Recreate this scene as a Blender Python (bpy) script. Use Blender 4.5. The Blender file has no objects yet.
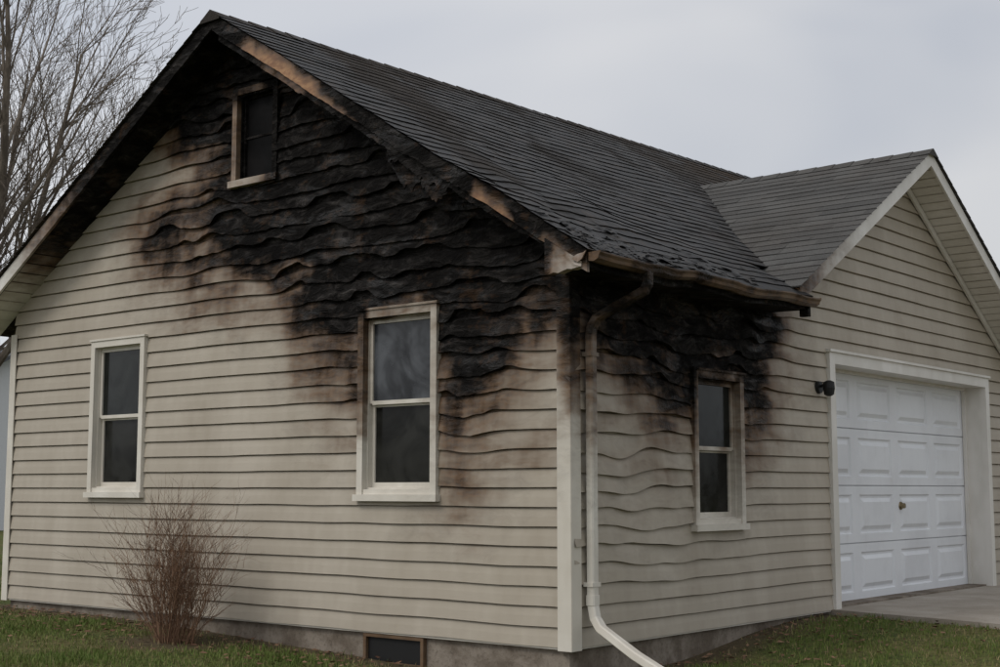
import bpy, math, random
import numpy as np
from mathutils import Vector, noise
random.seed(7); rng=np.random.default_rng(7)
scene=bpy.context.scene
scene.view_settings.view_transform='Standard'
scene.view_settings.look='None'
scene.view_settings.exposure=0
RAD=math.radians

# ------------------------------------------------------------ helpers
def N3(x,y,z): return noise.noise(Vector((x,y,z)))
def sstep(a,b,x):
    t=np.clip((x-a)/(b-a),0,1); return t*t*(3-2*t)
def sdf(poly,u,z):
    u=np.asarray(u,float); z=np.asarray(z,float)
    best=np.full(u.shape,1e9); inside=np.zeros(u.shape,bool)
    n=len(poly)
    for i in range(n):
        x1,y1=poly[i]; x2,y2=poly[(i+1)%n]
        dx,dy=x2-x1,y2-y1
        t=np.clip(((u-x1)*dx+(z-y1)*dy)/(dx*dx+dy*dy),0,1)
        dd=(u-x1-t*dx)**2+(z-y1-t*dy)**2
        best=np.minimum(best,dd)
        c=((y1>z)!=(y2>z))
        xi=x1+(z-y1)*dx/(dy if dy!=0 else 1e-9)
        inside^=(c&(u<xi))
    d=np.sqrt(best)
    return np.where(inside,d,-d)

class MB:
    def __init__(s): s.v=[];s.f=[];s.b=[];s.w=[];s.m=[]
    def add(s,vs,fs,b=-3.0,w=0.0,mat=0):
        o=len(s.v); s.v+= [tuple(p) for p in vs]
        s.f+=[tuple(i+o for i in f) for f in fs]; s.m+=[mat]*len(fs)
        if callable(b):
            a=np.array([tuple(p) for p in vs],float); s.b+=list(np.broadcast_to(b(a[:,0],a[:,1],a[:,2]),(len(a),)))
        else: s.b+=[b]*len(vs)
        if callable(w):
            a=np.array([tuple(p) for p in vs],float); s.w+=list(np.broadcast_to(w(a[:,0],a[:,1],a[:,2]),(len(a),)))
        else: s.w+=[w]*len(vs)
    def build(s,name,mats,parent=None,smooth=False,bevel=0):
        me=bpy.data.meshes.new(name); me.from_pydata(s.v,[],s.f); me.update()
        a=me.attributes.new('burn','FLOAT','POINT'); a.data.foreach_set('value',np.array(s.b,dtype=np.float32))
        a=me.attributes.new('wood','FLOAT','POINT'); a.data.foreach_set('value',np.array(s.w,dtype=np.float32))
        for m in (mats if isinstance(mats,(list,tuple)) else [mats]): me.materials.append(m)
        me.polygons.foreach_set('material_index',np.array(s.m,dtype=np.int32))
        if smooth: me.polygons.foreach_set('use_smooth',np.ones(len(s.f),dtype=bool))
        ob=bpy.data.objects.new(name,me); scene.collection.objects.link(ob)
        if parent: ob.parent=parent
        return ob
def empty(name):
    e=bpy.data.objects.new(name,None); scene.collection.objects.link(e); return e

WG=((0,0,0),(1,0,0),(0,-1,0))   # gable wall
WS=((0,0,0),(0,1,0),(1,0,0))    # side wall
def WP(w,u,z,o):
    O,e,n=w; return (O[0]+e[0]*u+n[0]*o, O[1]+e[1]*u+n[1]*o, z)
def hexa(mb,fn,b=-3.,w=0.,mat=0,seg=(1,1)):
    na,nc=seg
    def grid(f,n1,n2):
        vs=[f(i/n1,j/n2) for i in range(n1+1) for j in range(n2+1)]
        fs=[(i*(n2+1)+j,(i+1)*(n2+1)+j,(i+1)*(n2+1)+j+1,i*(n2+1)+j+1) for i in range(n1) for j in range(n2)]
        mb.add(vs,fs,b,w,mat)
    grid(lambda a,c:fn(a,c,1),na,nc); grid(lambda a,c:fn(a,c,0),na,nc)
    grid(lambda a,d:fn(a,0,d),na,1); grid(lambda a,d:fn(a,1,d),na,1)
    grid(lambda c,d:fn(0,c,d),nc,1); grid(lambda c,d:fn(1,c,d),nc,1)
def wbox(mb,w,u0,u1,z0,z1,o0,o1,b=-3.,wd=0.,mat=0):
    na=max(1,int(abs(u1-u0)/.08)); nc=max(1,int(abs(z1-z0)/.08))
    hexa(mb,lambda a,c,d:WP(w,u0+(u1-u0)*a,z0+(z1-z0)*c,o0+(o1-o0)*d),b,wd,mat,(na,nc))
def bx(mb,x0,x1,y0,y1,z0,z1,b=-3.,wd=0.,mat=0):
    hexa(mb,lambda a,c,d:(x0+(x1-x0)*a,y0+(y1-y0)*c,z0+(z1-z0)*d),b,wd,mat)
def tube(mb,pts,rad,sides=4,w=0.,cap=False):
    pts=[Vector(p) for p in pts]; vs=[]; fs=[]
    up=Vector((.3,.2,1)).normalized()
    for i,p in enumerate(pts):
        d=(pts[min(i+1,len(pts)-1)]-pts[max(i-1,0)]).normalized()
        a=d.cross(up)
        if a.length<.05: a=d.cross(Vector((1,0,0)))
        a.normalize(); c=d.cross(a)
        for k in range(sides):
            t=2*math.pi*k/sides
            vs.append(p+(a*math.cos(t)+c*math.sin(t))*rad[i])
    for i in range(len(pts)-1):
        for k in range(sides):
            k2=(k+1)%sides
            fs.append((i*sides+k,i*sides+k2,(i+1)*sides+k2,(i+1)*sides+k))
    if cap:
        fs.append(tuple(range(sides))); fs.append(tuple((len(pts)-1)*sides+k for k in range(sides)))
    mb.add(vs,fs,-3.,w)

# ------------------------------------------------------------ materials
class NT:
    def __init__(s,name):
        m=bpy.data.materials.new(name); m.use_nodes=True; s.m=m; s.t=m.node_tree
        s.t.nodes.clear()
        s.out=s.n('ShaderNodeOutputMaterial'); s.p=s.n('ShaderNodeBsdfPrincipled')
        s.l(s.p.outputs[0],s.out.inputs[0])
        s.pos=s.n('ShaderNodeNewGeometry').outputs['Position']
    def n(s,t,**k):
        x=s.t.nodes.new(t)
        for a,b in k.items(): setattr(x,a,b)
        return x
    def l(s,a,b): s.t.links.new(a,b)
    def set(s,sock,v):
        if isinstance(v,bpy.types.NodeSocket): s.l(v,sock)
        else: sock.default_value=v
    def math(s,op,a,b=0.,c=0.,clamp=False):
        x=s.n('ShaderNodeMath',operation=op,use_clamp=clamp)
        s.set(x.inputs[0],a); s.set(x.inputs[1],b)
        return x.outputs[0]
    def scalev(s,v,sc):
        x=s.n('ShaderNodeVectorMath',operation='MULTIPLY'); s.l(v,x.inputs[0]); x.inputs[1].default_value=sc; return x.outputs[0]
    def noise(s,scale,detail=5,rough=.6,sc=(1,1,1),dist=0.,off=None):
        v=s.scalev(s.pos,sc) if sc!=(1,1,1) else s.pos
        if off:
            x=s.n('ShaderNodeVectorMath',operation='ADD'); s.l(v,x.inputs[0]); x.inputs[1].default_value=off; v=x.outputs[0]
        x=s.n('ShaderNodeTexNoise'); s.l(v,x.inputs['Vector']); x.inputs['Scale'].default_value=scale
        x.inputs['Detail'].default_value=detail; x.inputs['Roughness'].default_value=rough; x.inputs['Distortion'].default_value=dist
        return x.outputs['Fac']
    def mr(s,v,a,b,c=0.,d=1.,smooth=True):
        x=s.n('ShaderNodeMapRange')
        if smooth: x.interpolation_type='SMOOTHSTEP'
        s.set(x.inputs[0],v)
        for i,q in enumerate((a,b,c,d)): x.inputs[i+1].default_value=q
        return x.outputs[0]
    def mix(s,f,a,b,mode='MIX'):
        x=s.n('ShaderNodeMixRGB',blend_type=mode); s.set(x.inputs[0],f)
        for i,q in((1,a),(2,b)):
            if isinstance(q,(tuple,list)): x.inputs[i].default_value=(*q,1)
            else: s.l(q,x.inputs[i])
        return x.outputs[0]
    def attr(s,name):
        return s.n('ShaderNodeAttribute',attribute_name=name).outputs['Fac']
    def bump(s,h,strength=.3,dist=.01):
        x=s.n('ShaderNodeBump'); x.inputs['Distance'].default_value=dist; s.set(x.inputs['Strength'],strength); s.l(h,x.inputs['Height'])
        return x.outputs[0]
    def fin(s,col,rough=.6,nrm=None,spec=.4,metal=0.):
        s.set(s.p.inputs['Base Color'],col if not isinstance(col,tuple) else (*col,1))
        s.set(s.p.inputs['Roughness'],rough)
        s.set(s.p.inputs['Specular IOR Level'],spec)
        s.p.inputs['Metallic'].default_value=metal
        if nrm is not None: s.l(nrm,s.p.inputs['Normal'])
        return s.m

def burn_mat(name,base,base2,rough=.55,scorch=(.12,.064,.029),wood=(.40,.215,.095),spec=.35,zs=3.,smokecol=(.095,.077,.06)):
    k=NT(name)
    d=k.attr('burn'); w=k.attr('wood')
    A=k.noise(1.9,3,.62,(1,1,zs),.5); B=k.noise(11,3,.68,(1,1,2.0))
    S=k.noise(4.5,4,.7,(1,1,2.2),.9,(3,7,1))
    V=k.noise(3.3,3,.6,(1.5,1.5,.35),0,(5,1,2))
    va=k.math('MULTIPLY',k.math('SUBTRACT',V,.5),.5)
    d1=k.math('ADD',k.math('ADD',d,k.math('MULTIPLY',k.math('SUBTRACT',A,.5),.8)),va)
    d2=k.math('ADD',d1,k.math('MULTIPLY',k.math('SUBTRACT',B,.5),.30))
    black=k.mr(d2,-.22,.10)
    tan=k.mr(d1,-.80,-.12,0,.62)
    sc=k.mr(d2,-.50,-.06,0,.9)
    smoke=k.mr(k.math('ADD',d,k.math('MULTIPLY',k.math('SUBTRACT',S,.5),1.1)),-1.0,.0,0,.5)
    dirt=k.noise(2.2,3,.7,(1,1,.45),.0,(1,4,9))
    b0=k.mix(k.mr(dirt,.32,.55),base,base2)
    b0=k.mix(k.mr(dirt,.52,.78,0,.38),b0,(base[0]*.6,base[1]*.56,base[2]*.5))
    wc=k.mix(k.mr(B,.3,.7),(wood[0]*.5,wood[1]*.4,wood[2]*.35),wood)
    b0=k.mix(w,b0,wc)
    c=k.mix(k.math('MULTIPLY',smoke,k.math('SUBTRACT',1.,k.math('MULTIPLY',w,.7))),b0,smokecol)
    c=k.mix(k.math('MULTIPLY',tan,k.math('SUBTRACT',1.,k.math('MULTIPLY',w,.8))),c,(.19,.125,.073))
    scc=k.mix(k.mr(B,.38,.62),(scorch[0]*.3,scorch[1]*.28,scorch[2]*.32),scorch)
    c=k.mix(sc,c,scc)
    ch=k.n('ShaderNodeValToRGB'); k.l(S,ch.inputs[0])
    e=ch.color_ramp.elements; e[0].position=.36; e[0].color=(.0035,.003,.0028,1); e[1].position=.8; e[1].color=(.085,.078,.072,1)
    q=ch.color_ramp.elements.new(.5); q.color=(.007,.0062,.0056,1)
    q=ch.color_ramp.elements.new(.63); q.color=(.024,.0215,.020,1)
    patch=k.mr(k.math('ADD',k.math('MULTIPLY',V,.35),k.math('ADD',k.math('MULTIPLY',A,.35),k.math('MULTIPLY',B,.3))),.53,.60,0,.5)
    chc=k.mix(patch,ch.outputs[0],(.045,.024,.012))
    c=k.mix(black,c,chc)
    st=k.math('ADD',k.math('MULTIPLY',black,.9),.04)
    nb=k.bump(k.math('ADD',S,k.math('MULTIPLY',B,.45)),st,.05)
    gl=k.mr(A,.5,.65)
    r=k.mix(black,(rough,)*3,k.mix(gl,(.85,)*3,(.5,)*3))
    sp=k.mix(black,(spec,)*3,k.mix(gl,(.07,)*3,(.22,)*3))
    return k.fin(c,r,nb,sp)

M_sid=burn_mat('siding_vinyl',(.412,.366,.296),(.37,.325,.258))
M_trim=burn_mat('trim_paint',(.66,.625,.55),(.58,.54,.465),.45)
M_white=burn_mat('white_trim',(.68,.655,.605),(.60,.575,.52),.4)
M_gut=burn_mat('gutter_scorched',(.16,.095,.048),(.095,.06,.034),.5)
M_wood=burn_mat('bare_wood',(.40,.22,.10),(.30,.16,.075),.6,zs=1)

def shingle_mat(name,lo,hi,brown=.45,speck=.3):
    k=NT(name); d=k.attr('burn'); w=k.attr('wood')
    A=k.noise(.8,4,.65,(1,1,1),.4); G=k.noise(140,1,.7); B=k.noise(6,3,.7)
    c=k.mix(w,lo,hi)
    c=k.mix(k.mr(A,.40,.66,0,brown),c,(.055,.037,.023))
    c=k.mix(k.mr(G,.45,.7,0,speck),c,(.12,.112,.105))
    c=k.mix(k.mr(G,.5,.3,0,.6),c,(.010,.010,.010))
    d2=k.math('ADD',d,k.math('MULTIPLY',k.math('SUBTRACT',A,.5),2.2))
    d2=k.math('ADD',d2,k.math('MULTIPLY',k.math('SUBTRACT',B,.5),.8))
    bl=k.mr(d2,-.30,.25,0,.96)
    c=k.mix(bl,c,k.mix(k.mr(B,.45,.7),(.003,.0028,.0026),(.020,.014,.009)))
    nb=k.bump(B,.6,.014)
    return k.fin(c,k.math('SUBTRACT',.9,k.math('MULTIPLY',bl,.40)),nb,k.math('ADD',.05,k.math('MULTIPLY',bl,.12)))
M_shin=shingle_mat('shingles_charcoal',(.030,.0265,.024),(.056,.049,.043),.65,.25)
M_shin2=shingle_mat('shingles_gray',(.072,.071,.068),(.105,.103,.098),.2)

k=NT('concrete_foundation'); a=k.noise(3,4,.7); b=k.noise(30,3,.7)
c=k.mix(k.mr(a,.35,.65),(.13,.105,.08),(.25,.215,.175)); c=k.mix(k.mr(b,.5,.7,0,.5),c,(.08,.065,.05))
M_found=k.fin(c,.9,k.bump(b,.5,.01),.2)
k=NT('concrete_driveway'); a=k.noise(1.3,4,.7); b=k.noise(60,2,.7)
c=k.mix(k.mr(a,.35,.7),(.27,.235,.19),(.38,.34,.29)); c=k.mix(k.mr(b,.5,.7,0,.35),c,(.14,.12,.10))
M_drive=k.fin(c,.85,k.bump(b,.4,.005),.25)
k=NT('grass_ground'); a=k.noise(.9,4,.7); b=k.noise(18,3,.75)
c=k.mix(k.mr(a,.4,.6),(.075,.098,.026),(.125,.11,.045)); c=k.mix(k.mr(b,.42,.62,0,.8),c,(.045,.05,.018)) 
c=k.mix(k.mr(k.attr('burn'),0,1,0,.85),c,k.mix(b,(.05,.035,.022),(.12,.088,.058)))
M_ground=k.fin(c,.95,k.bump(b,.8,.03),.1)
k=NT('grass_blade'); w=k.attr('wood')
c=k.n('ShaderNodeValToRGB'); k.l(w,c.inputs[0]); e=c.color_ramp.elements
e[0].color=(.075,.12,.022,1); e[1].color=(.28,.215,.115,1); q=e.new(.55); q.color=(.14,.17,.045,1); q=e.new(.75); q.color=(.19,.17,.072,1)
M_blade=k.fin(c.outputs[0],.7,None,.2)
def glass_mat(name,lo,hi,rough=.06,spec=.3):
    k=NT(name); a=k.noise(2.3,3,.65,(1,1,1),.8); b=k.noise(12,2,.7)
    c=k.mix(k.mr(a,.35,.7),lo,hi)
    return k.fin(c,k.mr(b,.3,.8,rough,rough+.14),k.bump(k.noise(2,1),.08,.01),spec)
M_glass=glass_mat('window_glass',(.004,.005,.004),(.014,.016,.014),.06,.24)
M_glassL=glass_mat('window_glass_lower',(.008,.008,.007),(.026,.026,.023),.1,.15)
M_glass2=glass_mat('sooty_window_glass',(.012,.013,.015),(.075,.08,.087),.16,.3)
M_glassB=glass_mat('blackened_glass',(.003,.003,.003),(.010,.009,.009),.5,.06)
k=NT('door_white'); a=k.noise(1.5,4,.6); b=k.mr(k.noise(5,4,.7,(1,1,.4)),.55,.8,0,.25)
M_door=k.fin(k.mix(b,k.mix(k.mr(a,.4,.7),(.70,.715,.73),(.63,.64,.655)),(.45,.44,.42)),.42,None,.4)
k=NT('dark_metal'); M_dark=k.fin((.012,.012,.012),.5,None,.3)
k=NT('brass_handle'); M_brass=k.fin((.25,.2,.12),.35,None,.5,.8)
k=NT('bark'); a=k.noise(7,3,.7,(1,1,.3)); M_bark=k.fin(k.mix(k.mr(a,.35,.65),(.11,.09,.073),(.22,.185,.15)),.9,None,.1)
k=NT('bush_twig'); w=k.attr('wood'); M_twig=k.fin(k.mix(w,(.085,.045,.028),(.24,.145,.09)),.8,None,.15)
k=NT('far_white'); M_far=k.fin((.6,.61,.62),.7,None,.2)
k=NT('far_roof'); M_farroof=k.fin((.09,.095,.10),.9,None,.1)
k=NT('twig_mass'); M_mass=k.fin(k.mix(k.attr('wood'),(.06,.052,.045),(.13,.115,.1)),1.,None,.05)
k=NT('char_flakes'); a=k.noise(30,2,.7); M_char=k.fin(k.mix(k.mr(a,.5,.7),(.006,.0055,.005),(.045,.036,.027)),.55,None,.3)

# ------------------------------------------------------------ burn fields
PG=[(-4.75,4.8),(-4.4,4.32),(-3.98,4.14),(-3.74,3.86),(-4.15,3.74),(-4.5,3.60),(-4.8,3.50),(-4.55,3.32),(-4.2,3.2),(-3.6,3.12),(-2.95,2.92),(-2.62,2.60),(-2.36,2.3),(-2.16,1.95),(-2.03,2.5),(-1.64,2.6),(-1.28,2.55),(-1.2,1.7),(-1.08,1.45),(-.85,1.58),(-.6,1.9),(-.42,2.25),(-.2,2.48),(0.05,2.62),(.1,3.2),(-3.58,5.9),(-5,5.2)]
PS=[(-.1,3.4),(-.1,2.30),(.3,2.22),(.7,2.02),(1.2,1.86),(1.6,1.85),(2.0,2.1),(2.38,2.02),(2.5,1.65),(2.68,1.85),(2.85,2.2),(3.0,2.5),(3.15,2.75),(3.2,3.4)]
def fG(x,y,z): return sdf(PG,x,z)
def fS(x,y,z): return sdf(PS,y,z)

# ------------------------------------------------------------ geometry constants
HW=7.16; RX=-3.58; EX=.45; OV=-.4; EZ=2.76; YB=11.0
def ridge(y): return 5.28+.021*(y+.4)
def sag(x,y):
    h=float(sstep(3.6,.2,abs(y-.3)))*float(sstep(-3.2,-.3,x))
    return -.035*h*(1+N3(x*1.1,y*1.2,3.)) + .020*h*N3(x*4,y*4,1.) - .06*float(sstep(2.2,.2,math.hypot(x+1.2,(y-3.2)*.7)))+.012*N3(x*1.3,y*1.3,8.)
def plane(x,y=0.):
    t=np.minimum(EX-x, x-(2*RX-EX))/(EX-RX)
    return EZ+(ridge(y)-EZ)*t
GC=5.8; GZ=4.60; GS=.583
def gplane(y): return GZ-GS*abs(y-GC)

house=empty('burned_house')

# ------------------------------------------------------------ siding
def siding(name,wall,u0,u1,top,opens,poly,amp,seed,extra=None,dmod=None):
    E=.14
    prof=[(0,-.009),(0,.024),(.07,.016),(E-.012,.005),(E,-.010),(E+.07,-.010)]
    us=list(np.arange(u0,u1,.027))+[u1]
    for o in opens: us+= [o[0],o[1]]
    us=sorted(set(round(float(q),4) for q in us if u0-1e-6<=q<=u1+1e-6))
    U=[];Z=[];O=[];Cc=[];V=[]
    i=0; zt=max(top(q) for q in us)
    while i*E<zt:
        zc=i*E
        for a,b in zip(us[:-1],us[1:]):
            if b-a<1e-4: continue
            Ta,Tb=float(top(a)),float(top(b))
            if zc>=max(Ta,Tb): continue
            um=(a+b)/2; zmin=-9; zmax=99; skip=False
            for (p,q,c,d) in opens:
                if p<=um<=q:
                    if zc>=c and zc+E<=d: skip=True
                    elif zc<c: zmax=min(zmax,c)
                    elif zc<d<zc+E: zmin=d
            if skip: continue
            for (z0,o0),(z1,o1) in zip(prof[:-1],prof[1:]):
                for (uu,zz,oo,T) in((a,z0,o0,Ta),(b,z0,o0,Tb),(b,z1,o1,Tb),(a,z1,o1,Ta)):
                    U.append(uu); O.append(oo); Cc.append(i); V.append(zz/E)
                    Z.append(max(zmin,min(zc+zz,zmax,T)))
        i+=1
    U=np.array(U);Z=np.array(Z);O=np.array(O);Cc=np.array(Cc);V=np.array(V)
    d=sdf(poly,U,Z)
    heat=sstep(-.6,.2,d); hot=sstep(-.2,.12,d)
    if extra: heat=np.maximum(heat,extra(U,Z))
    cache={}
    dz=np.zeros(len(U));do=np.zeros(len(U));nb=np.zeros(len(U))
    for j in range(len(U)):
        key=(round(U[j],3),round(Z[j],3),Cc[j])
        r=cache.get(key)
        if r is None:
            u,z,c=U[j],Z[j],Cc[j]
            r=(N3(u*1.5+seed,z*1.1,0),N3(u*2.6,c*7.3,seed),N3(u*1.3,z*2.2,5+seed),N3(u*3.7,z*9,9),N3(u*2.1,c*5.7,seed+4), N3(u*.5,c*3.3,seed+8),N3(u*8,c*2.9,seed)+.5*N3(u*19,c*2.9,seed+1),N3(u*4.5,z*5,seed+2))
            cache[key]=r
        lip=max(0.,1-V[j])
        tear=max(0.,min(.055,.20*(r[1]-.12)))
        dz[j]=heat[j]*amp*(r[0]*.058+r[1]*.030*lip) -heat[j]*amp*.012*lip + .0022*r[5] + hot[j]*lip*(.014*r[6]+tear)
        do[j]=heat[j]*amp*(abs(r[4])*.032*lip+r[0]*.018)+hot[j]*(.024*abs(r[7])+.010*lip*max(0,r[6]))
        nb[j]=.20*r[2]+.10*r[3]+.26*r[4]+.06*r[6]
    d=d+nb
    if dmod is not None: d=dmod(U,Z,d)
    P=np.zeros((len(U),3)); w=wall
    for ax in range(2): P[:,ax]=w[0][ax]+w[1][ax]*U+w[2][ax]*(O+do)
    P[:,2]=Z+dz
    nq=len(U)//4
    me=bpy.data.meshes.new(name)
    F=np.arange(len(U)).reshape(nq,4)
    me.from_pydata(P.tolist(),[],F.tolist()); me.update()
    at=me.attributes.new('burn','FLOAT','POINT'); at.data.foreach_set('value',d.astype(np.float32))
    at=me.attributes.new('wood','FLOAT','POINT')
    me.materials.append(M_sid)
    ob=bpy.data.objects.new(name,me); scene.collection.objects.link(ob); ob.parent=house
    return ob
G_open=[(-5.70,-4.94,1.10,2.48),(-2.03,-1.27,1.10,2.48),(-3.65,-3.15,3.84,4.62)]
siding('siding_gable',WG,-HW,0.,lambda u:plane(u)-.09,G_open,PG,1.15,2.3,
       lambda u,z: .10*sstep(-7.16,-3.,u),
       lambda u,z,d: np.maximum(d,-.50-.42*np.clip(2.3-z,0,2)-.9*sstep(.5,1.0,np.abs(u+1.0))))
def side_top(y):
    if y<2.86 or y>9.2: return 2.72
    return max(2.72,gplane(y)-.09)
S_open=[(1.66,2.36,.86,2.02),(4.12,8.14,-1,2.33)]
siding('siding_side',WS,0.,YB,side_top,S_open,PS,1.5,6.1,
       lambda u,z: .85*sstep(3.0,1.0,u)*sstep(.05,.9,z)+.05,
       lambda u,z,d: np.maximum(d,-.55-.28*np.clip(1.6-z,0,2)-.8*sstep(2.4,3.2,u)))

mb=MB()
bx(mb,-HW-.02,-HW,0.02,YB,0,2.75); bx(mb,-HW,-.02,YB,YB+.02,0,2.75)
mb.add([(-HW,YB+.021,2.75),(0,YB+.021,2.75),(RX,YB+.021,ridge(YB)-.1)],[(0,1,2)])
mb.build('rear_walls',M_sid,house)
mb=MB(); bx(mb,-HW+.03,-.03,.03,YB-.03,-.7,.02); mb.build('foundation',M_found,house)

# corner boards
mb=MB()
cb=lambda x,y,z: (z-2.0)*.62-.28+.22*(x>-.02)*(z>1.6)
wbox(mb,WG,-.085,.034,-.02,2.78,.0255,.036,cb); wbox(mb,WG,-.085,-.075,-.02,2.78,0,.025,cb)
wbox(mb,WS,-.0335,.085,-.02,2.72,.0265,.037,cb); wbox(mb,WS,.075,.085,-.02,2.72,0,.026,cb)
wbox(mb,WG,-HW-.03,-HW+.06,-.02,2.7,.0255,.036,-2.); wbox(mb,WG,-HW-.04,-HW-.03,-.02,2.7,-.1,.036,-2.)
mb.build('corner_boards',M_trim,house)
mb=MB(); wbox(mb,WG,-HW,0,-.015,.004,-.03,.012,-1.5); wbox(mb,WS,0,4.05,-.015,.004,-.03,.012,-1.5); mb.build('starter_strip',M_trim,house)

# ------------------------------------------------------------ windows
def window(name,wall,u0,u1,z0,z1,b,mat=M_trim,glassU=M_glass,glassL=M_glassL,wd=0.,tw=.062):
    mb=MB(); f=b
    t=tw
    wbox(mb,wall,u0,u0+t,z0,z1,-.01,.052,f,wd); wbox(mb,wall,u1-t,u1,z0,z1,-.01,.052,f,wd)
    wbox(mb,wall,u0+t,u1-t,z1-t,z1,-.01,.052,f,wd); wbox(mb,wall,u0-.015,u1+.015,z1,z1+.018,-.01,.064,f,wd)
    wbox(mb,wall,u0-.02,u1+.02,z0-.03,z0+.022,-.01,.076,f,wd)
    wbox(mb,wall,u0+t,u1-t,z0+.022,z0+t,-.01,.04,f,wd)
    a0,a1,c0,c1=u0+t,u1-t,z0+t,z1-t; cm=(c0+c1)/2
    for (p,q) in((a0,a0+.014),(a1-.014,a1)): wbox(mb,wall,p,q,c0,c1,-.085,-.002,f)
    wbox(mb,wall,a0+.014,a1-.014,c1-.014,c1,-.085,-.002,f); wbox(mb,wall,a0+.014,a1-.014,c0,c0+.014,-.085,-.002,f)
    a0+=.014;a1-=.014;c0+=.014;c1-=.014
    r=.03
    for (p,q) in((a0,a0+r),(a1-r,a1)): wbox(mb,wall,p,q,cm,c1,-.045,-.015,f)
    wbox(mb,wall,a0+r,a1-r,c1-r,c1,-.045,-.015,f); wbox(mb,wall,a0+r,a1-r,cm-.012,cm+.02,-.045,-.012,f)
    for (p,q) in((a0,a0+r),(a1-r,a1)): wbox(mb,wall,p,q,c0,cm,-.075,-.047,f)
    wbox(mb,wall,a0+r,a1-r,c0,c0+r+.01,-.075,-.047,f); wbox(mb,wall,a0+r,a1-r,cm-.03,cm-.013,-.075,-.047,f)
    mb.add([WP(wall,a0+r-.005,cm,-.032),WP(wall,a1-r+.005,cm,-.032),WP(wall,a1-r+.005,c1-r+.005,-.032),WP(wall,a0+r-.005,c1-r+.005,-.032)],[(0,1,2,3)],mat=1)
    mb.add([WP(wall,a0+r-.005,c0+.02,-.062),WP(wall,a1-r+.005,c0+.02,-.062),WP(wall,a1-r+.005,cm-.02,-.062),WP(wall,a0+r-.005,cm-.02,-.062)],[(0,1,2,3)],mat=2)
    return mb.build(name,[mat,glassU,glassL],house)
window('window_gable_far',WG,-5.745,-4.90,1.055,2.53,-1.8)
window('window_gable_near',WG,-2.075,-1.225,1.04,2.53,lambda x,y,z: np.minimum(fG(x,y,z),.1)*.6-.50+.40*(x<-2.0)*(z>1.5)+.2*(z>2.45),M_trim,M_glass2,M_glassL)
window('window_side',WS,1.61,2.41,.80,2.06,lambda x,y,z: fS(x,y,z)*.7-.14+.24*(y<1.67)+.15*(z>1.98),M_trim)
# attic window: blackened glass, scorched frame
mb=MB(); fa=lambda x,y,z: -.16+.45*sstep(-3.3,-3.1,x)+.25*sstep(4.4,4.7,z)
u0,u1,z0,z1=-3.70,-3.10,3.80,4.67; t=.06
wbox(mb,WG,u0,u0+t,z0,z1,-.01,.05,fa,.6); wbox(mb,WG,u1-t,u1,z0,z1,-.01,.05,fa,.5)
wbox(mb,WG,u0+t,u1-t,z1-t,z1,-.01,.05,fa,.4); wbox(mb,WG,u0-.02,u1+.02,z0-.03,z0+.03,-.01,.075,lambda x,y,z:fa(x,y,z)-.2,.3)
for (p,q) in((u0+t,u0+t+.03),(u1-t-.03,u1-t)): wbox(mb,WG,p,q,z0+.03,z1-t,-.07,-.03,.6)
wbox(mb,WG,u0+t+.03,u1-t-.03,z1-t-.03,z1-t,-.07,-.03,.6);wbox(mb,WG,u0+t+.03,u1-t-.03,z0+.03,z0+.07,-.07,-.03,.6)
wbox(mb,WG,u0+t+.03,u1-t-.03,4.22,4.24,-.07,-.045,.9)
mb.add([WP(WG,u0,z0,-.055),WP(WG,u1,z0,-.055),WP(WG,u1,z1,-.055),WP(WG,u0,z1,-.055)],[(0,1,2,3)],mat=1)
for (p,q) in((u0+t,u0+t+.012),(u1-t-.012,u1-t)): wbox(mb,WG,p,q,z0,z1-t,-.029,-.002,.3)
mb.build('attic_window',[M_trim,M_glassB],house)
# basement vent
mb=MB(); fv=-.3
wbox(mb,WG,-2.02,-1.99,-.25,-.02,-.03,.01,fv);wbox(mb,WG,-1.41,-1.38,-.25,-.02,-.03,.01,fv)
wbox(mb,WG,-1.99,-1.41,-.045,-.02,-.03,.01,fv);wbox(mb,WG,-1.99,-1.41,-.25,-.23,-.03,.01,fv)
wbox(mb,WG,-1.99,-1.41,-.23,-.045,-.0285,-.02,0,0,1)
mb.build('basement_vent',[M_gut,M_dark],house)

# ------------------------------------------------------------ roof
def slope(name,P,s0,s1,L,keep,bf,mat,cs=.1,ex=.14,extra_e=.03,step=.0065):
    mb=MB(); n=max(1,int(round(L/ex))); m=int(round((s1-s0)/cs))
    for i in range(n):
        t0=i/n; t1=(i+1)/n
        if i==0: t0=-extra_e/L
        off=random.randint(0,5); tints={}
        for j in range(m):
            a=s0+(s1-s0)*j/m; b=s0+(s1-s0)*(j+1)/m
            if not keep((a+b)/2,(t0+t1)/2): continue
            tb=(j+off)//3
            if tb not in tints: tints[tb]=(min(1,max(0,random.gauss(.45,.3))),random.uniform(0,.005))
            tint,lf=tints[tb]
            p=[Vector(P(a,t0)),Vector(P(b,t0)),Vector(P(b,t1)),Vector(P(a,t1))]
            nn=(p[1]-p[0]).cross(p[3]-p[0]).normalized()
            if nn.z<0: nn=-nn
            q=[p[0]+nn*(step+lf),p[1]+nn*(step+lf),p[2]+nn*.001,p[3]+nn*.001]
            lo=[p[0]-nn*.004,p[1]-nn*.004]
            mb.add(q+lo,[(0,1,2,3),(4,5,1,0)],bf,tint)
    return mb.build(name,mat,house)
Lm=math.hypot(EX-RX,2.5)
def PR(s,t):
    x=EX-(EX-RX)*t; return (x,s,EZ+(ridge(s)-EZ)*t+sag(x,s)*min(1,(1-t)*6))
def PL(s,t):
    x=(2*RX-EX)+(EX-RX)*t; return (x,s,EZ+(ridge(s)-EZ)*t)
def keepR(s,t):
    x=EX-(EX-RX)*t
    return not (x>-.12 and 2.9<s<9.15)
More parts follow.
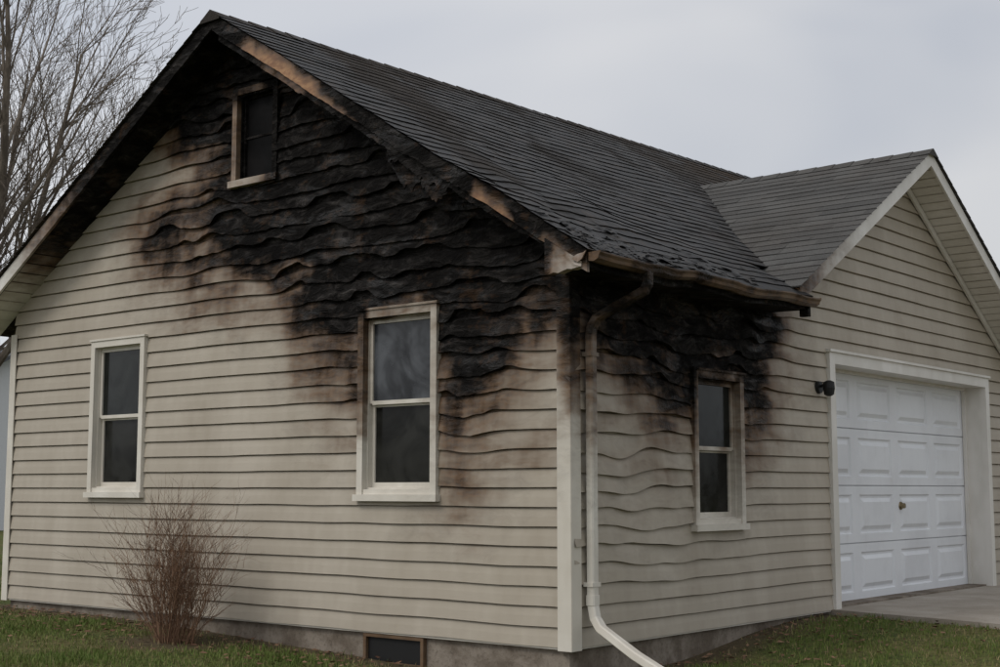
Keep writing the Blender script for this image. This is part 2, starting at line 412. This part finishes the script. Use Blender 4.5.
def bR(x,y,z):
    e=1.1-np.abs(y-1.6)*.28-(z-2.7)*.5
    r=.6-np.abs(y+.4)*.5
    m=.75-np.hypot((x+2.)*.4,(y-3.8)*.25)
    return np.maximum(np.maximum(e,r),np.maximum(m,-.35-.03*y))-.15
slope('roof_main_right',PR,OV-.03,YB+.4,Lm,keepR,bR,M_shin)
slope('roof_main_left',PL,OV-.03,YB+.4,Lm,lambda s,t:True,-.8,M_shin,.3)
mb=MB(); y=OV-.03
while y<YB+.3:
    z=ridge(y)+.008*N3(y*1.1,0,0); z2=ridge(y+.25)+.008*N3(y*1.1,0,0)
    mb.add([(RX-.13,y,z-.068),(RX,y,z+.018),(RX+.13,y,z-.068),(RX-.13,y+.26,z2-.078),(RX,y+.26,z2+.010),(RX+.13,y+.26,z2-.078),(RX-.13,y,z-.09),(RX+.13,y,z-.09)],
           [(0,1,4,3),(1,2,5,4),(0,1,2,7,6)],-.1,random.random())
    y+=.22
mb.build('ridge_cap',M_shin,house)
mb=MB()
for _ in range(190):
    y=min(3.2,abs(random.gauss(.6,1.0))-.35); t=abs(random.gauss(0,.055))
    p=Vector(PR(y,t)); s=random.uniform(.012,.055); a=random.uniform(0,6.28)
    vs=[]
    for q in(0,1.2,2.5,3.9,5.1):
        r=s*random.uniform(.5,1.2); dx=math.cos(a+q)*r*.8; dy=math.sin(a+q)*r*1.8
        vs.append((p.x+dx,p.y+dy,p.z-dx*.6+.008+random.uniform(0,.02)))
    mb.add(vs,[(0,1,2),(0,2,3),(0,3,4)])
mb.build('roof_char_flakes',M_char,house)
GX=.4; Lg=math.hypot(3.02,3.02*GS)
def PGL(s,t):
    y=2.78+(GC-2.78)*t; return (s,y,gplane(y)+.006*N3(s*1.5,y*1.5,0))
slope('roof_garage_left',PGL,-2.9,GX+.03,Lg,lambda s,t:True,lambda x,y,z:-.35-.35*(y-2.8)-.5*(x>0)-.25*(x+1.5),M_shin2)
def PGR(s,t):
    y=9.35-(9.35-GC)*t; return (s,y,gplane(y))
slope('roof_garage_right',PGR,-2.9,GX+.03,math.hypot(3.55,3.55*GS),lambda s,t:True,-2,M_shin2)
mb=MB(); x=GX+.03
while x>-2.7:
    mb.add([(x,GC-.13,GZ-.062),(x,GC,GZ+.018),(x,GC+.13,GZ-.062),(x-.25,GC-.13,GZ-.07),(x-.25,GC,GZ+.010),(x-.25,GC+.13,GZ-.07)],[(0,1,4,3),(1,2,5,4),(0,1,2)],-2,random.random())
    x-=.22
mb.build('ridge_cap_garage',M_shin2,house)
mb=MB()
def deck(P,s0,s1,t0,t1,off=.03,b=-1.):
    ns=60; nt=12
    vs=[];fs=[]
    for i in range(ns+1):
        for j in range(nt+1):
            p=P(s0+(s1-s0)*i/ns,t0+(t1-t0)*j/nt); vs.append((p[0],p[1],p[2]-off))
    for i in range(ns):
        for j in range(nt):
            q=i*(nt+1)+j; fs.append((q,q+nt+1,q+nt+2,q+1))
    mb.add(vs,fs,b)
deck(PR,OV,2.88,0,1,.03,.6); deck(PR,2.88,YB+.38,.16,1,.03,0); deck(PL,OV,YB+.38,0,1,.03,0)
deck(PGL,-.1,GX,0,1,.03,-2); deck(PGR,-.1,GX,0,1,.03,-2)
mb.build('roof_deck',M_wood,house)

# ------------------------------------------------------------ rake fascia + soffit
def jn(x,s): return N3(x*5,s,0)+.6*N3(x*17,s,3)+.3*N3(x*45,s,7)
def rake_burn_R(x):
    pts=[(-3.6,.6),(-3.35,.4),(-3.15,-.3),(-2.9,-.6),(-2.3,-.5),(-2.05,-.2),(-1.85,.1),(-1.6,.35),(-1.0,.4),(-.65,.3),(-.54,-.35),(-.28,-.4),(-.15,.1),(.0,.05),(.15,-.3),(.5,-.25)]
    xs,ys=zip(*pts); return np.interp(x,xs,ys)
def rake_wood_R(x):
    return np.interp(x,[-3.4,-3.2,-.2,-.1,.1,.5],[.3,1,1,.9,.5,0.2])
def burn_L(x): return np.interp(x,[-7.6,-7.0,-6.5,-6.0,-5.2,-4.4,-3.58],[-1.4,-.9,-.3,-.0,.3,.5,.6])
def strip_board(mb,x0,x1,ztop,zbot,y0,y1,b,w,n):
    xs=np.linspace(x0,x1,n+1)
    for a,c in zip(xs[:-1],xs[1:]):
        ta,tc,ba,bc=ztop(a),ztop(c),zbot(a),zbot(c)
        vs=[(a,y0,ta),(c,y0,tc),(c,y0,bc),(a,y0,ba),(a,y1,ta),(c,y1,tc),(c,y1,bc),(a,y1,ba)]
        mb.add(vs,[(0,1,2,3),(4,5,6,7),(3,2,6,7),(0,1,5,4),(0,3,7,4),(1,2,6,5)],b,w)
mb=MB()
fbR=lambda x,y,z: rake_burn_R(x)+.5*sstep(-.06,-.015,z-plane(x)+.02)
fwR=lambda x,y,z: rake_wood_R(x)
def botR(x):
    d=.165+.010*jn(x,2.)
    if -1.9<x<-.6: d=.155+.028*jn(x,2.)
    return plane(x,OV)-max(.05,d)+sag(x,OV)
strip_board(mb,RX,EX,lambda x:plane(x,OV)-.012+sag(x,OV),botR,OV,OV+.028,fbR,fwR,300)
def botR2(x):
    d=.235+ (.03*jn(x,9.) if x>-2.6 else .008*jn(x,9))
    if -1.45<x<-.85: d+=.10*max(0,jn(x,5.)+.6)
    if -.1<x: d=.215
    return plane(x,OV)-d
strip_board(mb,RX+.05,.12,lambda x:plane(x,OV)-.13,botR2,OV+.034,OV+.055,lambda x,y,z: rake_burn_R(x)+.55,fwR,300)
fbL=lambda x,y,z: burn_L(x)-.18
strip_board(mb,2*RX-EX,RX,lambda x:plane(x,OV)-.012,lambda x:plane(x,OV)-.15-(.015*jn(x,4) if x>-6 else 0),OV,OV+.028,fbL,lambda x,y,z:np.interp(x,[-6.5,-5.6],[0,.7]),160)
mb.build('rake_fascia',M_white,house)
mb=MB()
def soff(x0,x1,b,w,n,z=lambda x:plane(x)-.125,y0=OV+.056,y1=-.0):
    xs=np.linspace(x0,x1,n+1)
    for a,c in zip(xs[:-1],xs[1:]):
        for ya,yc in((y0,(y0+y1)/2),((y0+y1)/2,y1)):
            mb.add([(a,ya,z(a)),(c,ya,z(c)),(c,yc,z(c)),(a,yc,z(a))],[(0,1,2,3)],b,w)
soff(2*RX-EX,RX,lambda x,y,z: burn_L(x)+.1,0,80)
for a,c in((RX,-2.9),(-2.75,-2.2),(-1.9,-1.5),(-.75,EX)):
    soff(a,c,lambda x,y,z: rake_burn_R(x)*.3+.5-.3*(x>.1),0,12)
x=2*RX-EX+.1
while x<-4.6:
    mb.add([(x,OV+.06,plane(x)-.129),(x+.01,OV+.06,plane(x+.01)-.129),(x+.01,0,plane(x+.01)-.129),(x,0,plane(x)-.129)],[(0,1,2,3)],lambda x,y,z: burn_L(x)+.4); x+=.13
mb.build('rake_soffit',M_white,house)
mb=MB()
for x in np.arange(-3.3,.2,.34):
    x+=random.uniform(-.04,.04); w=.04; h=.10; L=random.uniform(.0,.1)
    hexa(mb,lambda a,c,d:(x+w*a,-(.37-L)*c,plane(x+w*a)-.04-h*d+.02*N3(x,c*3,d)),.5,0,0,(1,3))
def frag(cx,cz,wd,ht,yy,b,w=0.5,tilt=0.,n=14,s=0):
    vs=[];fs=[]
    for i in range(n+1):
        a=i/n; x=cx+(a-.5)*wd; top=cz+tilt*(a-.5)*wd+.02*jn(x,s+1); bt=cz+tilt*(a-.5)*wd-ht*(.45+.5*abs(jn(x*1.7,s+5))+.5*math.sin(math.pi*a))
        y2=yy+.03*N3(x*6,s,2)
        vs+=[(x,y2,top),(x,y2-.02,bt),(x,y2+.012,top),(x,y2-.008,bt)]
    for i in range(n):
        o=4*i; fs+=[(o,o+4,o+5,o+1),(o+2,o+6,o+7,o+3),(o+1,o+5,o+7,o+3),(o,o+4,o+6,o+2)]
    mb.add(vs,fs,b,w)
frag(-1.30,plane(-1.30)-.20,.40,.24,OV+.08,.15,.6,-.6,n=20,s=2)
frag(-.98,plane(-.98)-.22,.26,.16,OV+.06,.05,.6,-.5,s=5)
frag(-1.75,plane(-1.75)-.2,.3,.06,OV+.12,.4,.5,-.62,s=8)
frag(-2.9,plane(-2.9)-.2,.5,.05,OV+.10,.4,1.,-.62,s=17)
mb.build('charred_fragments',M_trim,house)

mb=MB()
fe=lambda x,y,z: .6-.14*np.abs(y-1.2)+.0*x
def esag(y): return sag(EX,y)
ys=np.linspace(OV,2.9,60)
for a,c in zip(ys[:-1],ys[1:]):
    za,zc=esag(a),esag(c)
    mb.add([(EX-.01,a,EZ-.012+za),(EX-.01,c,EZ-.012+zc),(EX-.01,c,EZ-.125+zc),(EX-.01,a,EZ-.125+za)],[(0,1,2,3)],fe,.5)
    mb.add([(EX-.01,a,EZ-.122+za),(EX-.01,c,EZ-.122+zc),(0,c,EZ-.115+zc*.3),(0,a,EZ-.115+za*.3)],[(0,1,2,3)],lambda x,y,z:.65-.1*np.abs(y-1),.2)
mb.build('eave_fascia',M_white,house)
mb=MB()
hexa(mb,lambda a,c,d:(.10+.31*a,OV-.014+.07*d+.006*N3(a*5,c*5,d),(plane(.10+.31*a)-.150)*(1-c)+(2.60-.03*(1-a)-.02*N3(a*9,1,1))*c),lambda x,y,z:-.42+.4*sstep(.2,.10,x)+.3*sstep(2.68,2.76,z),.1,0,(8,4))
frag(.40,2.69,.10,.05,OV-.02,-.3,.1,.3,s=33)
mb.build('cornice_end',M_white,house)
mb=MB()
prof=[(.455,-.005),(.455,-.062),(.50,-.068),(.535,-.05),(.54,-.028),(.555,-.010),(.555,.0),(.547,.0),(.547,-.010)]
ys=np.linspace(OV+.01,2.88,70)
for a,c in zip(ys[:-1],ys[1:]):
    za=EZ-.03+esag(a)*.8+.014*N3(a*2,0,4); zc=EZ-.03+esag(c)*.8+.014*N3(c*2,0,4)
    for (x0,p0),(x1,p1) in zip(prof[:-1],prof[1:]):
        mb.add([(x0,a,za+p0),(x0,c,zc+p0),(x1,c,zc+p1),(x1,a,za+p1)],[(0,1,2,3)],lambda x,y,z:-.05-.12*np.abs(y-1))
for yy in(OV+.01,2.88):
    z=EZ-.03+esag(yy)*.8
    mb.add([(x,yy,z+p) for x,p in prof[:7]],[tuple(range(7))],-.3)
mb.build('gutter',M_gut,house)
def spout(mb,path,hw,hd,b):
    path=[Vector(p) for p in path]
    prof=[(-1,-.7),(-.7,-1),(.7,-1),(1,-.7),(1,.7),(.7,1),(-.7,1),(-1,.7)]
    S=Vector((-.1,1,0)).normalized(); fs=[];vs=[]
    for i,p in enumerate(path):
        d1=(p-path[i-1]).normalized() if i>0 else (path[1]-p).normalized()
        d2=(path[i+1]-p).normalized() if i<len(path)-1 else d1
        d=(d1+d2).normalized(); k=1/max(.5,d.dot(d1))
        s=(S-d*S.dot(d)).normalized(); o=d.cross(s)
        for a,c in prof: vs.append(p+s*a*hw+o*c*hd*k)
    for i in range(len(path)-1):
        for j in range(8): fs.append((i*8+j,i*8+(j+1)%8,(i+1)*8+(j+1)%8,(i+1)*8+j))
    fs.append(tuple(range(8))); fs.append(tuple(range(len(vs)-8,len(vs))))
    mb.add(vs,fs,b)
mb=MB()
fd=lambda x,y,z: np.where(z>2.2,.0,-.10-(2.2-z)*.5)
pts=[(.505,.26,2.70),(.505,.26,2.55),(.48,.25,2.50)]+[(.48-.36*t,.25-.07*t,2.50-.17*t) for t in(.33,.66,1)]+[(.08,.17,2.26)]+[(.075,.165,2.2-i*.15) for i in range(13)]+[(.075,.165,.30),(.10,.16,.2),(.16,.15,.13),(.50,.07,-.02),(.98,-.04,-.19)]
spout(mb,pts,.042,.03,fd)
for z in(2.05,.42): wbox(mb,WS,.115,.215,z,z+.03,.03,.110,fd)
spout(mb,[(.075,.165,.36),(.075,.165,.29)],.048,.036,-1.2)
mb.build('downspout',M_trim,house)
# ------------------------------------------------------------ garage gable trim
mb=MB()
def gboard(y0,y1,x0,x1,top,bot,n=40,b=-2.):
    ys=np.linspace(y0,y1,n+1)
    for a,c in zip(ys[:-1],ys[1:]):
        vs=[(x0,a,gplane(a)-top),(x0,c,gplane(c)-top),(x0,c,gplane(c)-bot),(x0,a,gplane(a)-bot),(x1,a,gplane(a)-top),(x1,c,gplane(c)-top),(x1,c,gplane(c)-bot),(x1,a,gplane(a)-bot)]
        mb.add(vs,[(0,1,2,3),(4,5,6,7),(3,2,6,7),(0,1,5,4),(0,3,7,4),(1,2,6,5)],b)
gb=lambda x,y,z:-.12-.5*np.abs(y-2.8)
for y0,y1 in((2.79,GC),(GC,9.34)):
    gboard(y0,y1,GX-.025,GX,.012,.16,b=gb)
    gboard(max(y0,3.05),y1,.03,.055,.15,.225,b=lambda x,y,z:-.4-.5*np.abs(y-2.8))
for y0,y1 in((2.79,GC),(GC,9.34)):
    ys=np.linspace(y0,y1,30)
    for a,c in zip(ys[:-1],ys[1:]):
        mb.add([(GX-.026,a,gplane(a)-.14),(GX-.026,c,gplane(c)-.14),(0,c,gplane(c)-.14),(0,a,gplane(a)-.14)],[(0,1,2,3)],gb)
for i in range(60):
    a=2.9+i*.11
    if a>9.3: break
    mb.add([(GX-.03,a,gplane(a)-.145),(GX-.03,a+.008,gplane(a+.008)-.145),(.05,a+.008,gplane(a+.008)-.145),(.05,a,gplane(a)-.145)],[(0,1,2,3)],-.4)
bx(mb,.38,GX+.06,2.81,2.86,2.57,2.66,.1)
mb.build('garage_rake_trim',M_white,house)

# ------------------------------------------------------------ garage door
mb=MB()
a0,a1,zt=4.16,8.07,2.28
wbox(mb,WS,a0-.11,a0,-.03,zt+.11,-.02,.05,-2); wbox(mb,WS,a1,a1+.11,-.03,zt+.11,-.02,.05,-2)
wbox(mb,WS,a0,a1,zt,zt+.11,-.02,.05,-2); wbox(mb,WS,a0-.13,a1+.13,zt+.11,zt+.135,-.02,.07,-2)
wbox(mb,WS,a0-.02,a0,-.03,zt,-.26,-.021,-2); wbox(mb,WS,a1,a1+.02,-.03,zt,-.26,-.021,-2); wbox(mb,WS,a0,a1,zt,zt+.02,-.26,-.021,-2)
wbox(mb,WS,a0,a0+.03,0,zt,-.23,-.19,-2); wbox(mb,WS,a1-.03,a1,0,zt,-.23,-.19,-2); wbox(mb,WS,a0,a1,zt-.03,zt,-.23,-.189,-2)
mb.build('garage_door_frame',M_white,house)
mb=MB(); D=-.235; nr=4; nc=4; H=zt/nr; pw=(a1-a0)/nc
def rect(u0,u1,z0,z1,o): return [WP(WS,u0,z0,o),WP(WS,u1,z0,o),WP(WS,u1,z1,o),WP(WS,u0,z1,o)]
for r in range(nr):
    zb=r*H+.006; ztp=(r+1)*H-.006
    for c in range(nc):
        p0=a0+c*pw; p1=p0+pw
        R=[rect(p0,p1,zb,ztp,D)]
        R.append(rect(p0+.09,p1-.09,zb+.085,ztp-.085,D)); R.append(rect(p0+.105,p1-.105,zb+.10,ztp-.10,D-.018))
        R.append(rect(p0+.125,p1-.125,zb+.12,ztp-.12,D-.018)); R.append(rect(p0+.165,p1-.165,zb+.16,ztp-.16,D+.003))
        vs=sum(R,[]); fs=[]
        for i in range(4):
            for j in range(4): fs.append((i*4+j,i*4+(j+1)%4,(i+1)*4+(j+1)%4,(i+1)*4+j))
        fs.append((16,17,18,19)); mb.add(vs,fs)
    for (q,o) in((zb,-1),(ztp,1)):
        mb.add([WP(WS,a0,q,D),WP(WS,a1,q,D),WP(WS,a1,q+o*.004,D-.02),WP(WS,a0,q+o*.004,D-.02)],[(0,1,2,3)])
mb.add(rect(a0,a1,-.03,zt,D-.021),[(0,1,2,3)])
mb.build('garage_door',M_door,house)
mb=MB(); wbox(mb,WS,a0,a1,-.02,.012,-.25,-.215); mb.build('door_bottom_seal',M_dark,house)
mb=MB()
def disc(mb,wall,u,z,o0,o1,r,n=16,mat=0):
    vs=[]
    for o,rr in((o0,r),(o1,r*.9)):
        for i in range(n):
            t=2*math.pi*i/n; vs.append(WP(wall,u+rr*math.cos(t),z+rr*math.sin(t),o))
    fs=[(i,(i+1)%n,n+(i+1)%n,n+i) for i in range(n)]+[tuple(range(n,2*n))]
    mb.add(vs,fs,mat=mat)
disc(mb,WS,6.22,.93,D,D+.012,.045); disc(mb,WS,6.22,.93,D+.012,D+.05,.03)
mb.build('garage_handle',M_brass,house)
mb=MB(); disc(mb,WS,3.85,2.04,.02,.05,.06)
tube(mb,[WP(WS,3.85,2.05,.05),WP(WS,3.85,2.06,.10),WP(WS,3.85,2.05,.13)],[.014]*3,8)
tube(mb,[(.13,3.85,2.10),(.13,3.85,2.085),(.13,3.85,2.03),(.13,3.85,1.97),(.13,3.85,1.955)],[.02,.05,.055,.045,.02],14,cap=True)
mb.build('wall_lamp',M_dark,house)

# ------------------------------------------------------------ ground
def gz(x,y):
    r=math.hypot(x,y); t=min(1,max(0,(r-.8)/5)); t=t*t*(3-2*t)
    q=min(1,max(0,(y-1.2)/2.4)); q=q*q*(3-2*q) if x>-1 else 0
    return -.24+.145*t+q*max(0,.20-.145*t)*.95
def axis(c,near,step,far):
    a=list(np.arange(c-near,c+near,step)); q=step; x=c+near
    while x<far: a.append(x); q*=1.35; x+=q
    a.append(far); x=c-near; q=step
    while x>-far: q*=1.35; x-=q; a.append(max(x,-far))
    return sorted(set(a))
xs=axis(-3,9,.25,900); ysx=axis(1,9,.25,900)
mb=MB(); vs=[]
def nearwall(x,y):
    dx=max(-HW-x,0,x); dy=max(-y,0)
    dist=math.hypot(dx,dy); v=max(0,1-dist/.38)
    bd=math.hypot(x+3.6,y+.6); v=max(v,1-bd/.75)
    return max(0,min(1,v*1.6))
for x in xs:
    for y in ysx: vs.append((x,y,gz(x,y)+(.010*N3(x*1.5,y*1.5,0) if abs(x)<12 and abs(y)<12 else 0)))
n=len(ysx); fs=[(i*n+j,(i+1)*n+j,(i+1)*n+j+1,i*n+j+1) for i in range(len(xs)-1) for j in range(n-1)]
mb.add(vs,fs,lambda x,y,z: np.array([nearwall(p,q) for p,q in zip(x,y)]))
mb.build('ground',M_ground,smooth=True)
mb=MB()
def scatter(x0,x1,y0,y1,N,hmax):
    V=[];F=[];W=[]
    for _ in range(N):
        x=random.uniform(x0,x1); y=random.uniform(y0,y1)
        if -HW-.02<x<.02 and 0<y<YB: continue
        if x>-.1 and 4.0-.22*max(0,x)<y: continue
        nw=nearwall(x,y)
        if random.random()<nw*.9: continue
        pn=N3(x*1.1,y*1.1,4)+.5*N3(x*4,y*4,1)
        if random.random()<.2-pn*.5: continue
        h=hmax*random.uniform(.35,1)*(1+.7*pn); z=gz(x,y)-.005
        a=random.uniform(0,6.28); w=random.uniform(.0025,.005); ln=random.uniform(0,.7)*h; b=random.uniform(0,6.28)
        dx,dy=math.cos(a)*w,math.sin(a)*w; lx,ly=math.cos(b)*ln,math.sin(b)*ln
        o=len(V); V+=[(x-dx,y-dy,z),(x+dx,y+dy,z),(x+dx*.7+lx*.4,y+dy*.7+ly*.4,z+h*.6),(x-dx*.7+lx*.4,y-dy*.7+ly*.4,z+h*.6),(x+lx,y+ly,z+h)]
        F+=[(o,o+1,o+2,o+3),(o+3,o+2,o+4)]
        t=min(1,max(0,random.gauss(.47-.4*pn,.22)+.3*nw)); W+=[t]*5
    o=len(mb.v); mb.v+=V; mb.f+=[tuple(i+o for i in f) for f in F]; mb.m+=[0]*len(F); mb.b+=[0]*len(V); mb.w+=W
scatter(-8.5,0,-3.2,0,55000,.05)
scatter(-18,-7,-4,6,20000,.07)
scatter(0,3.6,-1.2,4.2,32000,.05)
mb.build('grass',M_blade)
mb=MB()
for _ in range(1100):
    if random.random()<.6: x=random.uniform(-7.5,-.5); y=-abs(random.gauss(0,.6))-.03
    else: x=abs(random.gauss(0,.8))+.03; y=random.uniform(-.2,3.9)
    z=gz(x,y)+.015+random.uniform(0,.02); s=random.uniform(.012,.035); a=random.uniform(0,6.28)
    p=[(x+s*math.cos(a+q)*f,y+s*math.sin(a+q)*f,z+random.uniform(-.006,.012)) for q,f in((0,1.3),(1.4,.6),(3.1,1.1),(4.7,.6))]
    mb.add(p,[(0,1,2,3)],-3,random.random())
mb.build('leaf_litter',M_twig)
mb=MB()
def dz_(x): return .004-.001*x if x>0 else 0.004
for i in range(24):
    x0=-.5+i*.5; x1=x0+.497
    def dl(x): return 4.02-.22*max(0,x)
    for (ya,yb) in((0,.5),(.5,1)):
        g=.006
        P=[]
        for x in(x0,x1):
            l=dl(x); r=8.3+.15*max(0,x); P.append((x,l+(r-l)*ya+g*(ya>0),l+(r-l)*yb-g*(yb<1)))
        z0,z1=dz_(x0),dz_(x1)
        vs=[(P[0][0],P[0][1],z0),(P[1][0],P[1][1],z1),(P[1][0],P[1][2],z1),(P[0][0],P[0][2],z0)]
        vs+= [(a,b,c-.16) for a,b,c in vs]
        mb.add(vs,[(0,1,2,3),(0,1,5,4),(1,2,6,5),(2,3,7,6),(3,0,4,7)])
mb.build('driveway',M_drive)

# ------------------------------------------------------------ bush
mb=MB()
bxc=Vector((-3.62,-.62,gz(-3.6,-.6)-.02))
def twig(p,d,L,r,lvl,tint):
    n=5; pts=[p.copy()]; rr=[r]; q=p.copy(); dd=d.copy()
    for i in range(n):
        dd=(dd+Vector((random.gauss(0,.11),random.gauss(0,.11),.03+random.gauss(0,.05)))).normalized()
        q=q+dd*L/n; pts.append(q.copy()); rr.append(r*(1-.8*(i+1)/n))
        if lvl<2 and i>=1:
            for _ in range(2 if lvl==0 else 1):
                if random.random()<.8:
                    s=(dd+Vector((random.gauss(0,.5),random.gauss(0,.5),random.gauss(.1,.25)))).normalized()
                    twig(q,s,L*random.uniform(.3,.5),r*.55,lvl+1,tint)
    tube(mb,pts,rr,3,tint)
for i in range(150):
    a=random.uniform(0,6.28); rad=abs(random.gauss(0,.5))
    d=Vector((math.cos(a)*rad,math.sin(a)*rad*.6,1)).normalized()
    st=bxc+Vector((math.cos(a)*random.uniform(0,.25),math.sin(a)*random.uniform(0,.14),0))
    twig(st,d,random.uniform(.45,1.05)*(1-.25*min(1,rad)),random.uniform(.0026,.0048),0,random.uniform(0,1))
mb.build('bare_bush',M_twig)

# ------------------------------------------------------------ tree
mb=MB()
def branch(p,d,L,r,lvl,maxl):
    n=[9,10,7,5,4][lvl]; pts=[p.copy()]; rr=[r]; q=p.copy(); dd=d.copy()
    jit=[.05,.06,.08,.09,.10][lvl]
    for i in range(n):
        f=(i+1)/n
        up=[.05,.045,.05,.04,.02][lvl]
        dd=(dd+Vector((random.gauss(0,jit),random.gauss(0,jit),up+random.gauss(0,jit*.6)))).normalized()
        q=q+dd*L/n; pts.append(q.copy()); rr.append(max(.0035,r*(1-.78*f)))
        if lvl<maxl and f>.12:
            for _ in range(2):
                if random.random()<(.95,.9,.75,.62)[lvl]:
                    ax=Vector((random.gauss(.1,1),random.gauss(0,1),random.gauss(0,.6))); ax=(ax-dd*ax.dot(dd)).normalized()
                    s=(dd*random.uniform(.9,1.3)+ax*random.uniform(.4,.8)).normalized()
                    branch(q,s,L*random.uniform(.36,.52)*(1-.3*f),max(.0045,rr[-1]*.5),lvl+1,maxl)
    tube(mb,pts,rr,[9,6,4,3,3][lvl])
base=Vector((-15.2,3.5,-.2)); random.seed(33)
trunk=[base,base+Vector((.03,0,.8)),base+Vector((.10,.05,1.7)),base+Vector((.15,.1,2.4))]
tube(mb,trunk,[.30,.24,.22,.19],10)
rv=Vector((.774,.633,0)); hv=Vector((-.633,.774,0))
for lean,depth,zs_,L,r in((.05,.1,2.3,7.8,.13),(.22,-.1,2.2,7.6,.12),(.42,.15,2.0,7.0,.10),(.62,-.05,1.8,6.0,.08),(-.3,.1,2.1,7.0,.12),(-.6,-.15,1.9,6.,.09),(.1,.5,2.,7.,.09),(.0,-.5,2.,6.8,.08)):
    d=(rv*lean+hv*depth+Vector((0,0,1))).normalized()
    branch(base+Vector((.12,.06,zs_)),d,L,r,1,4)
mb.build('bare_tree',M_bark)

# ------------------------------------------------------------ distance
nh=empty('neighbour_house')
mb=MB(); cx,cy=-36.5,15.
bx(mb,cx-5,cx+5,cy-4,cy+4,-.2,3.)
mb.add([(cx-5,cy-4,3),(cx-5,cy+4,3),(cx-5,cy,5.2)],[(0,1,2)]); mb.add([(cx+5,cy-4,3),(cx+5,cy+4,3),(cx+5,cy,5.2)],[(0,1,2)])
mb.build('walls',M_far,nh)
mb=MB()
for s in(-1,1):
    hexa(mb,lambda a,c,d:(cx-5.4+10.8*a,cy+s*4.5*(1-c),2.78+2.5*c+.12*d))
mb.build('roof',M_farroof,nh)
mb=MB()
for u in(-3.2,-.6,2.6): bx(mb,cx+u,cx+u+1.1,cy-4.03,cy-3.99,1.,2.3)
for u in(-2.,1.): bx(mb,cx+4.99,cx+5.03,cy+u,cy+u+1.1,1.,2.3)
mb.build('windows',M_glass,nh)
mb=MB()
for _ in range(9000):
    a=random.uniform(RAD(60),RAD(235)); r=random.uniform(95,135)
    x=5.8+r*math.cos(a); y=-7.9+r*math.sin(a)
    h=(5+3*N3(a*9,0,0)+2*N3(a*31,2,0))*random.uniform(.3,1.1); w=random.uniform(.1,.5); l=random.gauss(0,.8)
    px,py=-math.sin(a),math.cos(a)
    mb.add([(x-px*w,y-py*w,-.3),(x+px*w,y+py*w,-.3),(x+px*l,y+py*l,h)],[(0,1,2)],-3,random.random())
mb.build('distant_treeline',M_mass)

# ------------------------------------------------------------ light
S=Vector((-.28,-.80,.80)).normalized()
sun=bpy.data.lights.new('sun','SUN'); sun.energy=1.2; sun.angle=RAD(20); sun.color=(1,.955,.90)
so=bpy.data.objects.new('sun',sun); scene.collection.objects.link(so); so.rotation_euler=S.to_track_quat('Z','Y').to_euler()
W=bpy.data.worlds.new('World'); scene.world=W; W.use_nodes=True; t=W.node_tree; t.nodes.clear()
nn=t.nodes.new; L=t.links.new
out=nn('ShaderNodeOutputWorld'); bg=nn('ShaderNodeBackground'); L(bg.outputs[0],out.inputs[0]); bg.inputs[1].default_value=.1
sky=nn('ShaderNodeTexSky'); sky.sky_type='NISHITA'; sky.sun_disc=False
sky.sun_elevation=math.asin(S.z); sky.sun_rotation=math.atan2(S.x,S.y)%(2*math.pi)
tc=nn('ShaderNodeTexCoord')
mul=nn('ShaderNodeVectorMath'); mul.operation='MULTIPLY'; mul.inputs[1].default_value=(1,1,3.0); L(tc.outputs['Generated'],mul.inputs[0])
nz=nn('ShaderNodeTexNoise'); nz.inputs['Scale'].default_value=1.9; nz.inputs['Detail'].default_value=3; nz.inputs['Roughness'].default_value=.5; nz.inputs['Distortion'].default_value=.4; L(mul.outputs[0],nz.inputs['Vector'])
rp=nn('ShaderNodeValToRGB'); L(nz.outputs['Fac'],rp.inputs[0]); e=rp.color_ramp.elements
e[0].position=.34; e[0].color=(.74,.775,.85,1); e[1].position=.66; e[1].color=(1,1.0,1.015,1)
dt=nn('ShaderNodeVectorMath'); dt.operation='DOT_PRODUCT'; L(tc.outputs['Generated'],dt.inputs[0]); dt.inputs[1].default_value=S
mr=nn('ShaderNodeMapRange'); L(dt.outputs['Value'],mr.inputs[0]); mr.inputs[1].default_value=-.7; mr.inputs[2].default_value=1; mr.inputs[3].default_value=6.0; mr.inputs[4].default_value=11.0
vm=nn('ShaderNodeVectorMath'); vm.operation='SCALE'; L(rp.outputs[0],vm.inputs[0]); L(mr.outputs[0],vm.inputs['Scale'])
mx=nn('ShaderNodeMixRGB'); mx.inputs[0].default_value=.9; L(sky.outputs[0],mx.inputs[1]); L(vm.outputs[0],mx.inputs[2]); L(mx.outputs[0],bg.inputs[0])

# ------------------------------------------------------------ camera
cam=bpy.data.cameras.new('camera'); co=bpy.data.objects.new('camera',cam); scene.collection.objects.link(co)
co.location=(5.826,-7.894,1.10); co.rotation_euler=(RAD(96.45),0,RAD(39.3))
cam.sensor_width=36; cam.lens=49.7; cam.clip_end=3000
scene.camera=co
